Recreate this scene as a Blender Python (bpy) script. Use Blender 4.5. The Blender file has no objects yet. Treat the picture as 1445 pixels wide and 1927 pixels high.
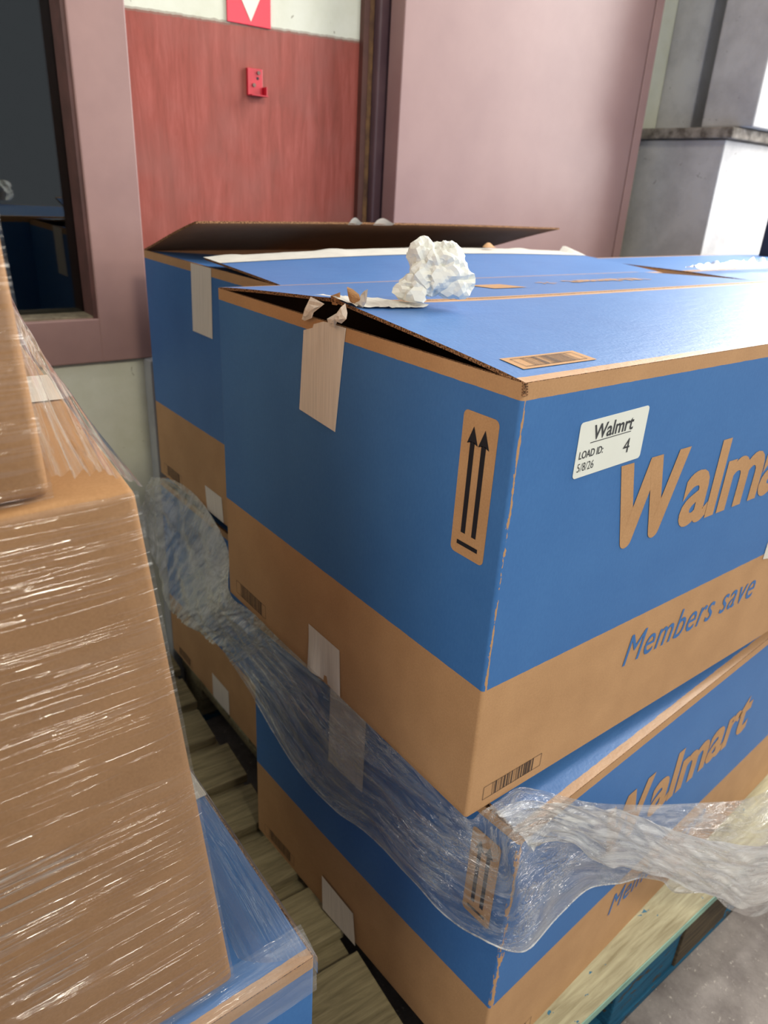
import bpy, bmesh, math, random
from mathutils import Vector, Matrix, noise
random.seed(7)
C = bpy.context.scene.collection
S = bpy.context.scene

# ---------------------------------------------------------------- camera
cam_d = bpy.data.cameras.new('camera'); cam = bpy.data.objects.new('camera', cam_d); C.objects.link(cam)
right = Vector((0.79489841, -0.6043985, 0.053282)); down = Vector((-0.21108156, -0.35780229, -0.90962745)); fwd = Vector((0.56884189, 0.71181457, -0.41199385))
cam.matrix_world = Matrix(((right.x, -down.x, -fwd.x, -0.46648), (right.y, -down.y, -fwd.y, -0.40373), (right.z, -down.z, -fwd.z, 1.33753), (0, 0, 0, 1)))
cam_d.sensor_fit = 'HORIZONTAL'; cam_d.sensor_width = 36.0; cam_d.lens = 1362.96 / 1445 * 36.0
cam_d.clip_start = 0.02
cam_d.dof.use_dof = True; cam_d.dof.focus_distance = 0.72; cam_d.dof.aperture_fstop = 11.0
S.camera = cam

# ---------------------------------------------------------------- light
S.view_settings.view_transform = 'Standard'; S.view_settings.look = 'None'; S.view_settings.gamma = 1.0
S.view_settings.exposure = -0.08
S.cycles.transparent_max_bounces = 24; S.cycles.max_bounces = 8
W = bpy.data.worlds.new('dim_hall'); S.world = W; W.use_nodes = True
W.node_tree.nodes['Background'].inputs[0].default_value = (0.86, 0.92, 1.0, 1); W.node_tree.nodes['Background'].inputs[1].default_value = 0.42

def area(name, loc, target, sx, sy, power, col):
    l = bpy.data.lights.new(name, 'AREA'); l.shape = 'RECTANGLE'; l.size = sx; l.size_y = sy; l.energy = power; l.color = col
    o = bpy.data.objects.new(name, l); C.objects.link(o); o.location = loc
    o.rotation_euler = (Vector(target) - Vector(loc)).to_track_quat('-Z', 'Y').to_euler(); return o
area('window_daylight', (3.4, 0.36, 2.5), (0.3, 0.3, 1.1), 1.9, 2.8, 370, (1.0, 0.985, 0.95))
area('front_fill', (2.6, -3.3, 2.4), (0.0, 0.6, 0.8), 1.8, 1.4, 50, (1.0, 0.94, 0.83))  # added fill from the front for the camera-facing sides, no doorway is modelled

area('ceiling_lamp', (-0.1, -2.3, 3.5), (0.0, 0.6, 0.7), 0.7, 0.5, 60, (1.0, 0.92, 0.74))
area('left_fill', (-3.0, -0.9, 2.3), (0.1, 1.1, 0.6), 1.6, 1.4, 46, (1.0, 0.95, 0.84))  # added fill from the left, lifts the low wall and box ends

# ---------------------------------------------------------------- materials
def lin(c):
    return tuple(((v / 255) / 12.92 if v / 255 <= 0.04045 else ((v / 255 + 0.055) / 1.055) ** 2.4) for v in c) + (1,)
class NT:
    def __init__(s, name):
        s.m = bpy.data.materials.new(name); s.m.use_nodes = True; s.t = s.m.node_tree; s.n = s.t.nodes; s.l = s.t.links
        s.n.clear(); s.out = s.n.new('ShaderNodeOutputMaterial')
    def add(s, typ, **kw):
        nd = s.n.new(typ)
        for k, v in kw.items(): setattr(nd, k, v)
        return nd
    def link(s, a, b): s.l.new(a, b)
    def val(s, sock, v):
        if hasattr(v, 'is_output') or isinstance(v, bpy.types.NodeSocket): s.l.new(v, sock)
        else: sock.default_value = v
    def math(s, op, a, b=0.0, clamp=False):
        nd = s.add('ShaderNodeMath', operation=op, use_clamp=clamp); s.val(nd.inputs[0], a); s.val(nd.inputs[1], b); return nd.outputs[0]
    def mix(s, f, a, b):
        nd = s.add('ShaderNodeMix', data_type='RGBA'); s.val(nd.inputs[0], f); s.val(nd.inputs[6], a); s.val(nd.inputs[7], b); return nd.outputs[2]
    def coord(s, kind='Object'):
        return s.add('ShaderNodeTexCoord').outputs[kind]
    def mapping(s, v, scale=(1, 1, 1), rot=(0, 0, 0)):
        nd = s.add('ShaderNodeMapping'); s.link(v, nd.inputs[0]); nd.inputs['Scale'].default_value = scale; nd.inputs['Rotation'].default_value = rot; return nd.outputs[0]
    def noise(s, v, scale, detail=3, rough=0.55, dist=0.0):
        nd = s.add('ShaderNodeTexNoise'); s.link(v, nd.inputs['Vector']); nd.inputs['Scale'].default_value = scale
        nd.inputs['Detail'].default_value = detail; nd.inputs['Roughness'].default_value = rough; nd.inputs['Distortion'].default_value = dist
        return nd.outputs['Fac']
    def ramp(s, f, stops):
        nd = s.add('ShaderNodeValToRGB'); s.link(f, nd.inputs[0]); e = nd.color_ramp.elements
        while len(e) < len(stops): e.new(0.5)
        for i, (p, c) in enumerate(stops): e[i].position = p; e[i].color = c
        return nd.outputs[0]
    def bump(s, h, strength=0.3, dist=0.001):
        nd = s.add('ShaderNodeBump'); s.link(h, nd.inputs['Height']); nd.inputs['Strength'].default_value = strength; nd.inputs['Distance'].default_value = dist; return nd.outputs[0]
    def bsdf(s, col, rough=0.6, spec=0.4, bump=None, metal=0.0):
        b = s.add('ShaderNodeBsdfPrincipled'); s.val(b.inputs['Base Color'], col); s.val(b.inputs['Roughness'], rough)
        b.inputs['Specular IOR Level'].default_value = spec; b.inputs['Metallic'].default_value = metal
        if bump is not None: s.link(bump, b.inputs['Normal'])
        s.link(b.outputs[0], s.out.inputs[0]); return b

KR = (192, 150, 108); KD = (171, 131, 92); BL = (65, 117, 178); BD = (55, 106, 168)
def kraft_col(t, v, a=KR, b=KD):
    n1 = t.noise(v, 14, 4, 0.6); n2 = t.noise(v, 420, 3, 0.7)
    f = t.math('ADD', t.math('MULTIPLY', n1, 0.75), t.math('MULTIPLY', n2, 0.75))
    return t.ramp(f, [(0.48, lin(b)), (1.0, lin(a))])
def blue_col(t, v):
    n1 = t.noise(v, 9, 4, 0.6); n2 = t.noise(t.mapping(v, (1, 1, 0.5)), 300, 3, 0.7)
    f = t.math('ADD', t.math('MULTIPLY', n1, 0.6), t.math('MULTIPLY', n2, 0.6))
    return t.ramp(f, [(0.40, lin(BD)), (0.8, lin(BL))])
def mat_kraft(name='kraft_board', a=KR, b=KD, rough=0.75, spec=0.25):
    t = NT(name); v = t.coord(); t.bsdf(kraft_col(t, v, a, b), rough, spec, t.bump(t.noise(v, 260, 3), 0.12, 0.0006)); return t.m
def mat_side(name, H, zb, band, crease):
    """blue print over kraft: z is height on the box; kraft base, kraft lid band, worn kraft crease at the corner"""
    t = NT(name); v = t.coord(); sp = t.add('ShaderNodeSeparateXYZ'); t.link(v, sp.inputs[0]); x, y, z = sp.outputs
    wob = t.math('MULTIPLY', t.math('SUBTRACT', t.noise(v, 60, 2), 0.5), 0.0012)
    zz = t.math('ADD', z, wob)
    inb = t.math('MULTIPLY', t.math('GREATER_THAN', zz, zb), t.math('LESS_THAN', zz, H - band))
    # crease: a thin worn line on the long face right beside the vertical corner
    wn = t.noise(t.mapping(v, (1, 1, 0.35)), 130, 3, 0.7)
    wd = t.math('MULTIPLY', t.math('SUBTRACT', wn, 0.40), crease * 6)
    xc = t.math('ABSOLUTE', t.math('SUBTRACT', x, 0.0042))
    cr = t.math('MULTIPLY', t.math('LESS_THAN', xc, wd), t.math('LESS_THAN', y, 0.0035))
    inb = t.math('MULTIPLY', inb, t.math('SUBTRACT', 1.0, cr))
    col = t.mix(inb, kraft_col(t, v), blue_col(t, v))
    rg = t.math('ADD', t.math('MULTIPLY', inb, -0.17), 0.72)
    t.bsdf(col, rg, 0.35, t.bump(t.noise(v, 240, 3), 0.10, 0.0006)); return t.m
def mat_flap(name, m0, m1, wid):
    """printed flap, uv in metres (u along hinge, v from hinge to free edge)"""
    t = NT(name); v = t.coord(); uv = t.coord('UV'); sp = t.add('ShaderNodeSeparateXYZ'); t.link(uv, sp.inputs[0])
    vv = t.math('ADD', sp.outputs[1], t.math('MULTIPLY', t.math('SUBTRACT', t.noise(v, 45, 3), 0.5), 0.003))
    inb = t.math('MULTIPLY', t.math('GREATER_THAN', vv, m0), t.math('LESS_THAN', vv, wid - m1))
    col = t.mix(inb, kraft_col(t, v), blue_col(t, v))
    h = t.math('ADD', t.noise(v, 240, 3), t.math('MULTIPLY', t.noise(t.mapping(v, (1, 3, 1)), 22, 3), 2.0))
    t.bsdf(col, 0.50, 0.9, t.bump(h, 0.3, 0.001)); return t.m
def mat_edge():
    t = NT('corrugated_edge'); v = t.coord(); w = t.noise(t.mapping(v, (1, 1, 1)), 520, 2)
    t.bsdf(t.ramp(w, [(0.40, lin((62, 42, 30))), (0.62, lin((172, 128, 92)))]), 0.9, 0.1, t.bump(w, 0.8, 0.002)); return t.m
def mat_plain(name, c, rough=0.6, spec=0.4, c2=None, sc=20, bs=0.1, bscale=200, metal=0.0):
    t = NT(name); v = t.coord(); c2 = c2 or tuple(int(q * 0.88) for q in c)
    col = t.ramp(t.noise(v, sc, 4, 0.6), [(0.35, lin(c2)), (0.65, lin(c))])
    t.bsdf(col, rough, spec, t.bump(t.noise(v, bscale, 3), bs, 0.001), metal); return t.m
def mat_tape(name='paper_tape', c=(236, 226, 215)):
    t = NT(name); v = t.coord(); uv = t.coord('UV'); n = t.noise(t.mapping(uv, (420, 9, 1)), 1.0, 3, 0.7)
    c2 = tuple(int(q * 0.90) for q in c)
    t.bsdf(t.ramp(n, [(0.3, lin(c2)), (0.7, lin(c))]), 0.5, 0.35, t.bump(n, 0.25, 0.0006)); return t.m

M = {}
M['kraft'] = mat_kraft(); M['kraft_in'] = mat_kraft('kraft_board_inside', (168, 122, 88), (148, 104, 74), 0.85, 0.15)
M['edge'] = mat_edge(); M['kraft_plain'] = mat_kraft('plain_brown_board', (164, 124, 84), (143, 105, 67))
BH, BW, BL_, ZB, BAND = 0.50, 0.59, 1.0, 0.1757, 0.0155
M['side'] = mat_side('printed_side', BH, ZB, BAND, 0.0016)
M['side_worn'] = mat_side('printed_side_worn', BH, ZB, BAND, 0.0042)
M['flap'] = mat_flap('printed_flap', 0.011, 0.010, 0.293)
M['minor'] = mat_flap('printed_minor_flap', 0.001, 0.0, 0.4)
M['tape'] = mat_tape(); M['tape_w'] = mat_tape('white_paper_tape', (226, 222, 212))
M['ink'] = mat_plain('black_ink', (30, 30, 38), 0.6, 0.3, bs=0.02)
M['bar'] = mat_plain('grey_ink', (66, 56, 54), 0.6, 0.3, bs=0.02)
M['blue_ink'] = mat_plain('blue_ink', BL, 0.6, 0.35, BD, bs=0.02)
M['label'] = mat_plain('label_paper', (226, 230, 224), 0.45, 0.4, (218, 222, 214), 6, 0.02)
M['label_ink'] = mat_plain('label_ink', (62, 64, 68), 0.6, 0.3, bs=0.0)

# ---------------------------------------------------------------- mesh helpers
def tag(o, label=None, cat=None, group=None, kind=None):
    if label: o['label'] = label
    if cat: o['category'] = cat
    if group: o['group'] = group
    if kind: o['kind'] = kind
    return o
def empty(name, loc, rz=0.0, rot=None):
    o = bpy.data.objects.new(name, None); o.empty_display_size = 0.05; C.objects.link(o); o.location = loc
    o.rotation_euler = rot if rot else (0, 0, rz); return o
def mobj(name, verts, faces, mats, parent=None, mi=None, uvs=None, smooth=False):
    me = bpy.data.meshes.new(name); me.from_pydata([tuple(v) for v in verts], [], faces)
    for m in (mats if isinstance(mats, (list, tuple)) else [mats]): me.materials.append(m)
    if mi:
        for p, k in zip(me.polygons, mi): p.material_index = k
    if uvs:
        ul = me.uv_layers.new(name='UVMap')
        for lp in me.loops: ul.data[lp.index].uv = uvs[lp.vertex_index]
    if smooth:
        for p in me.polygons: p.use_smooth = True
    me.update(); o = bpy.data.objects.new(name, me); C.objects.link(o)
    if parent: o.parent = parent
    return o
class MB:
    def __init__(s): s.bm = bmesh.new()
    def box(s, x0, x1, y0, y1, z0, z1, bev=0.0, mi=0):
        r = bmesh.ops.create_cube(s.bm, size=1.0); vs = r['verts']
        for v in vs: v.co = Vector(((x0 + x1) / 2 + v.co.x * (x1 - x0), (y0 + y1) / 2 + v.co.y * (y1 - y0), (z0 + z1) / 2 + v.co.z * (z1 - z0)))
        fs = set(f for v in vs for f in v.link_faces)
        for f in fs: f.material_index = mi
        if bev:
            es = list(set(e for v in vs for e in v.link_edges)); bmesh.ops.bevel(s.bm, geom=es, offset=bev, segments=2, affect='EDGES', profile=0.6)
        return s
    def cyl(s, p0, p1, r, seg=16, mi=0):
        p0, p1 = Vector(p0), Vector(p1); d = p1 - p0
        r_ = bmesh.ops.create_cone(s.bm, cap_ends=True, segments=seg, radius1=r, radius2=r, depth=d.length)
        q = d.to_track_quat('Z', 'Y')
        for v in r_['verts']: v.co = q @ v.co + (p0 + p1) / 2
        for f in set(f for v in r_['verts'] for f in v.link_faces): f.material_index = mi
        return s
    def build(s, name, mats, parent=None):
        me = bpy.data.meshes.new(name); s.bm.normal_update(); s.bm.to_mesh(me); s.bm.free()
        for m in (mats if isinstance(mats, (list, tuple)) else [mats]): me.materials.append(m)
        o = bpy.data.objects.new(name, me); C.objects.link(o)
        if parent: o.parent = parent
        return o
def sheet(name, P, nu, nv, mats, parent=None, thick=0.0, us=1.0, vs=1.0, smooth=True):
    """grid surface P(a,b), a,b in 0..1; with thickness: slot0 top, slot1 underside, slot2 edges"""
    g = [[Vector(P(i / nu, j / nv)) for j in range(nv + 1)] for i in range(nu + 1)]
    V = []; UV = []; F = []; MI = []
    idx = lambda i, j, k=0: k * (nu + 1) * (nv + 1) + i * (nv + 1) + j
    for i in range(nu + 1):
        for j in range(nv + 1): V.append(g[i][j]); UV.append((i / nu * us, j / nv * vs))
    for i in range(nu):
        for j in range(nv): F.append((idx(i, j), idx(i + 1, j), idx(i + 1, j + 1), idx(i, j + 1))); MI.append(0)
    if thick:
        for i in range(nu + 1):
            for j in range(nv + 1):
                du = g[min(i + 1, nu)][j] - g[max(i - 1, 0)][j]; dv = g[i][min(j + 1, nv)] - g[i][max(j - 1, 0)]
                n = du.cross(dv)
                n = n.normalized() if n.length > 1e-12 else Vector((0, 0, 1))
                V.append(g[i][j] - n * thick); UV.append((i / nu * us, j / nv * vs))
        for i in range(nu):
            for j in range(nv): F.append((idx(i, j, 1), idx(i, j + 1, 1), idx(i + 1, j + 1, 1), idx(i + 1, j, 1))); MI.append(1)
        for i in range(nu):
            F.append((idx(i, 0), idx(i, 0, 1), idx(i + 1, 0, 1), idx(i + 1, 0))); MI.append(2)
            F.append((idx(i, nv), idx(i + 1, nv), idx(i + 1, nv, 1), idx(i, nv, 1))); MI.append(2)
        for j in range(nv):
            F.append((idx(0, j), idx(0, j + 1), idx(0, j + 1, 1), idx(0, j, 1))); MI.append(2)
            F.append((idx(nu, j), idx(nu, j, 1), idx(nu, j + 1, 1), idx(nu, j + 1))); MI.append(2)
        ms = mats if isinstance(mats, (list, tuple)) else [mats] * 3
    else: ms = mats if isinstance(mats, (list, tuple)) else [mats]
    return mobj(name, V, F, ms, parent, MI, UV, False if thick else smooth)
def poly(name, pts, d, mats, parent, n=(0, -1, 0)):
    """flat outlined piece with thickness d along n"""
    n = Vector(n); k = len(pts); V = [Vector(p) for p in pts] + [Vector(p) + n * d for p in pts]
    F = [tuple(range(k)), tuple(range(2 * k - 1, k - 1, -1))] + [(i, (i + 1) % k, k + (i + 1) % k, k + i) for i in range(k)]
    uv = [(p[0] + p[1], p[2]) for p in V]
    o = mobj(name, V, F, mats, parent, None, uv)
    bm = bmesh.new(); bm.from_mesh(o.data); bmesh.ops.recalc_face_normals(bm, faces=bm.faces); bm.to_mesh(o.data); bm.free(); return o
def text_geo(s, size, offset=0.0, shear=0.0, xs=1.0, spacing=1.0):
    cu = bpy.data.curves.new('lettering', 'FONT'); cu.body = s; cu.size = size; cu.offset = offset; cu.shear = shear; cu.resolution_u = 4; cu.space_character = spacing
    o = bpy.data.objects.new('lettering', cu); C.objects.link(o)
    dg = bpy.context.evaluated_depsgraph_get(); me = bpy.data.meshes.new_from_object(o.evaluated_get(dg))
    V = [Vector((v.co.x * xs, v.co.y, 0)) for v in me.vertices]; F = [tuple(p.vertices) for p in me.polygons]
    bpy.data.objects.remove(o); bpy.data.curves.remove(cu); bpy.data.meshes.remove(me); return V, F
def text_on(name, s, size, fn, mats, parent, **kw):
    V, F = text_geo(s, size, **kw); return mobj(name, [fn(v.x, v.y) for v in V], F, mats, parent)
def flat_shapes(polys):
    V = []; F = []
    for p in polys: F.append(tuple(range(len(V), len(V) + len(p)))); V += p
    return V, F

# ---------------------------------------------------------------- cartons
def carton_body(root, L, Wd, H, mats, t=0.005, bulge=None, name='body'):
    r = 0.0035; ring = []
    def arc(cx, cy, a0):
        for k in range(5):
            a = a0 + k * math.pi / 8; ring.append((cx + r * math.cos(a), cy + r * math.sin(a)))
    def side(x0, y0, x1, y1, n):
        for k in range(1, n): ring.append((x0 + (x1 - x0) * k / n, y0 + (y1 - y0) * k / n))
    arc(r, r, math.pi); side(r, 0, L - r, 0, 12); arc(L - r, r, -math.pi / 2); side(L, r, L, Wd - r, 8)
    arc(L - r, Wd - r, 0); side(L - r, Wd, r, Wd, 12); arc(r, Wd - r, math.pi / 2); side(0, Wd - r, 0, r, 8)
    n = len(ring); zs = [0, 0.004] + [H * k / 12 for k in range(1, 12)] + [H - 0.003, H]
    V = []; F = []; MI = []
    cx, cy = L / 2, Wd / 2
    for z in zs:
        for (x, y) in ring:
            p = Vector((x, y, z)); V.append(p + (bulge(x, y, z) if bulge else Vector()))
    for a in range(len(zs) - 1):
        for i in range(n):
            j = (i + 1) % n; F.append((a * n + i, a * n + j, (a + 1) * n + j, (a + 1) * n + i)); MI.append(0)
    base = (len(zs) - 1) * n; o1 = len(V)
    def inner(p):
        return Vector((t + (p.x) * (L - 2 * t) / L, t + (p.y) * (Wd - 2 * t) / Wd, p.z))
    for i in range(n): V.append(inner(V[base + i]))
    for i in range(n): V.append(Vector((t + ring[i][0] * (L - 2 * t) / L, t + ring[i][1] * (Wd - 2 * t) / Wd, t)))
    for i in range(n):
        j = (i + 1) % n
        F.append((base + i, base + j, o1 + j, o1 + i)); MI.append(2)
        F.append((o1 + i, o1 + j, o1 + n + j, o1 + n + i)); MI.append(1)
    F.append(tuple(o1 + n + i for i in range(n))); MI.append(1)
    F.append(tuple(range(n - 1, -1, -1))); MI.append(1)
    return mobj(name, V, F, mats, root, MI)
def tape_strip(root, pts_fn, nu=10, nv=6, mat=None, us=0.08, vs=0.2, name='tape'):
    return sheet(name, pts_fn, nu, nv, mat or M['tape'], root, us=us, vs=vs)
def barcode(root, fn, w, h, name='barcode', seed=1, thick=0.0006):
    rnd = random.Random(seed); P = []
    P += [[fn(0, 0), fn(w, 0), fn(w, thick), fn(0, thick)], [fn(0, h - thick), fn(w, h - thick), fn(w, h), fn(0, h)],
          [fn(0, 0), fn(thick, 0), fn(thick, h), fn(0, h)], [fn(w - thick, 0), fn(w, 0), fn(w, h), fn(w - thick, h)]]
    x = w * 0.15
    while x < w * 0.87:
        b = rnd.choice([0.0005, 0.0006, 0.001, 0.0016]); P.append([fn(x, 0), fn(x + b, 0), fn(x + b, h), fn(x, h)]); x += b + rnd.choice([0.0009, 0.0014, 0.0026])
    V, F = flat_shapes(P); return mobj(name, V, F, M['bar'], root)
def handling_mark(root, fn):
    """rounded kraft panel with two black up arrows over a bar; fn(u,v) u 0..w, v 0..h"""
    w, h, r = 0.0465, 0.148, 0.006; pts = []
    for cx, cy, a0 in ((w - r, r, -90), (w - r, h - r, 0), (r, h - r, 90), (r, r, 180)):
        for k in range(6): a = math.radians(a0 + 18 * k); pts.append((cx + r * math.cos(a), cy + r * math.sin(a)))
    o = mobj('handling_mark', [fn(a, b, 0.0003) for a, b in pts], [tuple(range(len(pts)))], M['kraft'], root)
    P = [[(0.0085, 0.0105), (0.0375, 0.0105), (0.0375, 0.0150), (0.0085, 0.0150)]]
    for cx in (0.0155, 0.0305):
        P.append([(cx - 0.0030, 0.0245), (cx + 0.0030, 0.0245), (cx + 0.0030, 0.119), (cx - 0.0030, 0.119)])
        P.append([(cx - 0.0072, 0.1165), (cx, 0.1190), (cx + 0.0072, 0.1165), (cx, 0.1345)])
    V, F = flat_shapes([[fn(a, b, 0.0007) for a, b in p] for p in P]); mobj('arrow_print', V, F, M['ink'], o); return o
def major_flap(root, L, Wd, H, side, ridge, wid, name='flap', gap=0.0015, mats=None, th=0.0038):
    """side 0: hinged on the y=0 wall, 1: on the y=Wd wall; ridge(s) height of the free edge"""
    ms = mats or [M['flap'], M['kraft_in'], M['edge']]
    def P(a, b):
        s = a if side == 0 else 1 - a
        x = 0.002 + s * (L - 0.004); y = b * wid; z = H + ridge(x) * (b ** 0.85) + 0.0005
        return (x, y + 0.0005 if side == 0 else Wd - 0.0005 - y, z)
    return sheet(name, P, 36, 10, ms, root, thick=th, us=L, vs=wid)
def minor_flap(root, L, Wd, H, end, drop, name='end_flap', wid=0.27):
    def P(a, b):
        y = (1 - a) if end == 0 else a; y = 0.008 + y * (Wd - 0.016)
        x = b * wid; z = H - 0.001 - math.sin(drop) * x
        return (0.004 + x if end == 0 else L - 0.004 - x, y, z)
    return sheet(name, P, 6, 8, [M['minor'], M['kraft_in'], M['edge']], root, thick=0.0035, us=Wd, vs=wid)
def hatch(fn, poly2): return [fn(a, b) for a, b in poly2]

def branded_carton(loc, yaw, label, group, side_mat, ridge, open_back=False, bulge=None, L=BL_, drop=0.35):
    root = empty('cardboard_box', loc, yaw); tag(root, label, 'box', group)
    carton_body(root, L, BW, BH, [side_mat, M['kraft_in'], M['edge']], bulge=bulge)
    minor_flap(root, L, BW, BH, 0, drop); minor_flap(root, L, BW, BH, 1, 0.1)
    fr = major_flap(root, L, BW, BH, 0, ridge, 0.293, 'top_flap')
    if not open_back: bk = major_flap(root, L, BW, BH, 1, ridge, 0.293, 'top_flap')
    else:
        def P(a, b):
            x = 0.001 + (1 - a) * (L - 0.002); ang = 0.265 + 0.012 * math.sin(b * 3.14)
            return (x, BW - 0.001 - b * 0.277 * math.cos(ang), BH + 0.001 + b * 0.277 * math.sin(ang) + 0.004 * math.sin(a * 3.1) * b)
        bk = sheet('top_flap', P, 30, 12, [M['flap'], M['kraft_in'], M['edge']], root, thick=0.0038, us=L, vs=0.293)
    return root, fr, bk
def front_print(root, x_logo, x_slogan, H=BH, xs=1.0, off=0.0006, slog='Members save'):
    logo = lambda a, b: (x_logo + a, -off, 0.2905 + b)
    full, _ = text_geo('Walmart', 0.139, offset=0.0042, xs=xs, spacing=0.97); rest, Fr = text_geo('almart', 0.139, offset=0.0042, xs=xs, spacing=0.97)
    adv = max(v.x for v in full) - max(v.x for v in rest); mobj('printed_logo', [logo(v.x + adv, v.y) for v in rest], Fr, M['kraft'], root)
    Pw = []; top = 0.1035; pts_ = [(0.0125, top), (0.0385, 0.0085), (0.0665, top), (0.0915, 0.0085), (0.1215, top)]; hw = 0.0108
    for i in range(4):
        (ax, az), (bx, bz) = pts_[i], pts_[i + 1]
        if az < bz: ax, az, bx, bz = bx, bz, ax, az
        d = Vector((bx - ax, bz - az)).normalized(); n = Vector((-d.y, d.x)); fl = hw / abs(d.y); out = [(ax - fl, az), (ax + fl, az)]
        a0 = math.atan2(n.y, n.x) if n.x > 0 else math.atan2(-n.y, -n.x)
        for k in range(13): a_ = a0 - math.pi * k / 12; out.append((bx + hw * math.cos(a_), bz + hw * math.sin(a_)))
        Pw.append([(x_logo + u * xs, -off - 0.00006 * i, 0.2905 + w) for u, w in out])
    V, F = flat_shapes(Pw); mobj('printed_logo', V, F, M['kraft'], root)
    # six-ray spark after the word
    P = []
    cx, cz = x_logo + 0.655 * xs, 0.352
    for k in range(6):
        a = math.pi / 2 + k * math.pi / 3; d = Vector((math.cos(a), math.sin(a))); n = Vector((-d.y, d.x))
        q = [(0.016, -0.004), (0.048, -0.0075), (0.053, -0.004), (0.053, 0.004), (0.048, 0.0075), (0.016, 0.004)]
        P.append([(cx + d.x * r + n.x * s, -off, cz + d.y * r + n.y * s) for r, s in q])
    V, F = flat_shapes(P); mobj('printed_spark', V, F, M['kraft'], root)
    text_on('printed_slogan', slog, 0.066, lambda a, b: (x_slogan + a, -off, 0.1035 + b), M['blue_ink'], root, shear=0.22, xs=0.80, spacing=1.08)

# ---- upper front box
ridgeA = lambda x: 0.0165 + 0.0105 * math.exp(-x / 0.10)
A, frA, bkA = branded_carton((0, 0, 0.69), 0, 'large blue and tan cardboard box with white load sticker and crumpled paper on its lid', 'large blue and tan branded cardboard boxes', M['side'], ridgeA, drop=0.5)
front_print(A, 0.166, 0.2545)
handling_mark(A, lambda u, v, o: (-o, 0.0682 - u, 0.3128 + v))
barcode(A, lambda u, v: (0.0236 + u, -0.0006, 0.0130 + v), 0.098, 0.0195, seed=3)
barcode(A, lambda u, v: (-0.0006, 0.5615 - u, 0.0125 + v), 0.0995, 0.0235, seed=4)
def on_flapA(x, y, o=0.0008): return (x, y, BH + ridgeA(x) * ((y / 0.293) ** 0.85 if y > 0 else 0) + 0.0005 + o)
def on_backA(x, y, o=0.0008): t = (BW - y) / 0.293; return (x, y, BH + ridgeA(x) * (t ** 0.85) + 0.0005 + o)
sheet('barcode_panel', lambda a, b: on_flapA(0.026 + a * 0.104, 0.0255 + b * 0.031, 0.0006), 4, 3, M['kraft'], A)
barcode(A, lambda u, v: on_flapA(0.0345 + u, 0.0300 + v, 0.0011), 0.087, 0.0215, seed=5, thick=0.0007)
text_on('printed_lid_logo', 'Walmart', 0.062, lambda a, b: on_backA(0.790 - a, 0.455 - b, 0.0010), M['kraft'], A, offset=0.0018, xs=0.92)
P = []
for k in range(6):
    a = math.pi / 2 + k * math.pi / 3; d = Vector((math.cos(a), math.sin(a))); n = Vector((-d.y, d.x))
    P.append([on_backA(0.525 + d.x * r + n.x * s, 0.437 + d.y * r + n.y * s) for r, s in [(0.006, -0.002), (0.019, -0.003), (0.019, 0.003), (0.006, 0.002)]])
V, F = flat_shapes(P); mobj('printed_lid_spark', V, F, M['kraft'], A)
mobj('lid_print_panel', [on_backA(x, y, 0.0008) for x, y in ((0.36, 0.452), (0.425, 0.448), (0.425, 0.389), (0.358, 0.393))], [(3, 2, 1, 0)], M['kraft'], A)
# white load sticker
def stk(x, z, o=0.0008): return (x, -o, z - 0.69)
pts = []
for cx, cz, a0 in ((0.1926, 1.0925, -90), (0.1920, 1.1418, 0), (0.0910, 1.1385, 90), (0.0915, 1.0890, 180)):
    for k in range(6): a = math.radians(a0 + 18 * k); pts.append((cx + 0.004 * math.cos(a), cz + 0.004 * math.sin(a)))
st = poly('load_sticker', [stk(x, z, 0.0004) for x, z in pts], 0.0004, M['label'], A); st['label'] = 'white rounded sticker reading Walmrt, LOAD ID: 4, 5/8/26'
tx = lambda x0, z0, k=0.0: (lambda a, b: stk(x0 + a, z0 + b + k * a, 0.0012))
text_on('sticker_text', 'Walmrt', 0.0215, tx(0.1082, 1.1225, 0.03), M['label_ink'], st, offset=0.0003, shear=0.06, xs=0.93)
poly('sticker_underline', [stk(0.1060, 1.1196), stk(0.1708, 1.1216), stk(0.1708, 1.1223), stk(0.1060, 1.1203)], 0.0003, M['label_ink'], st)
text_on('sticker_text', 'LOAD ID:', 0.0112, tx(0.0912, 1.1050, 0.03), M['label_ink'], st, offset=0.00012, xs=0.80)
text_on('sticker_text', '4', 0.0225, tx(0.1625, 1.0990, 0.02), M['label_ink'], st)
text_on('sticker_text', '5/8/26', 0.0128, tx(0.0913, 1.0915, 0.03), M['label_ink'], st, offset=-0.0001, xs=0.80)
# tapes of the upper box
zl = lambda p: [(x, y, z - 0.69) for x, y, z in p]
poly('end_tape', zl([(-0.0006, 0.354, 1.1724), (-0.0006, 0.3338, 1.1785), (-0.0006, 0.3316, 1.1832), (-0.0006, 0.3112, 1.1895), (-0.0006, 0.3024, 1.1899), (-0.0006, 0.287, 1.1899), (-0.0006, 0.2659, 1.1899), (-0.0006, 0.2813, 1.0651), (-0.0006, 0.3629, 1.0716)]), 0.0005, M['tape'], A, (-1, 0, 0))
def lowt(a, b):
    y = 0.3352 - a * 0.078; z = 0.075 - b * 0.073; lift = 0.006 * max(0, b - 0.35) * (1 - a) * math.sin(min(1, a * 2 + 0.25) * 3.0)
    return (-0.0008 - abs(lift) - 0.0012 * math.sin(a * 9) * b, y - 0.006 * b * (1 if a > 0.5 else 0.4), z)
sheet('end_tape', lowt, 20, 10, M['tape'], A, us=0.078, vs=0.07)
sheet('corner_tape_end', lambda a, b: (0.584 + a * 0.05, -0.0008, 0.004 + 0.4937 - 0.49 + 0.16 + b * 0.028 - a * 0.01), 2, 2, M['tape_w'], A)
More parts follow.
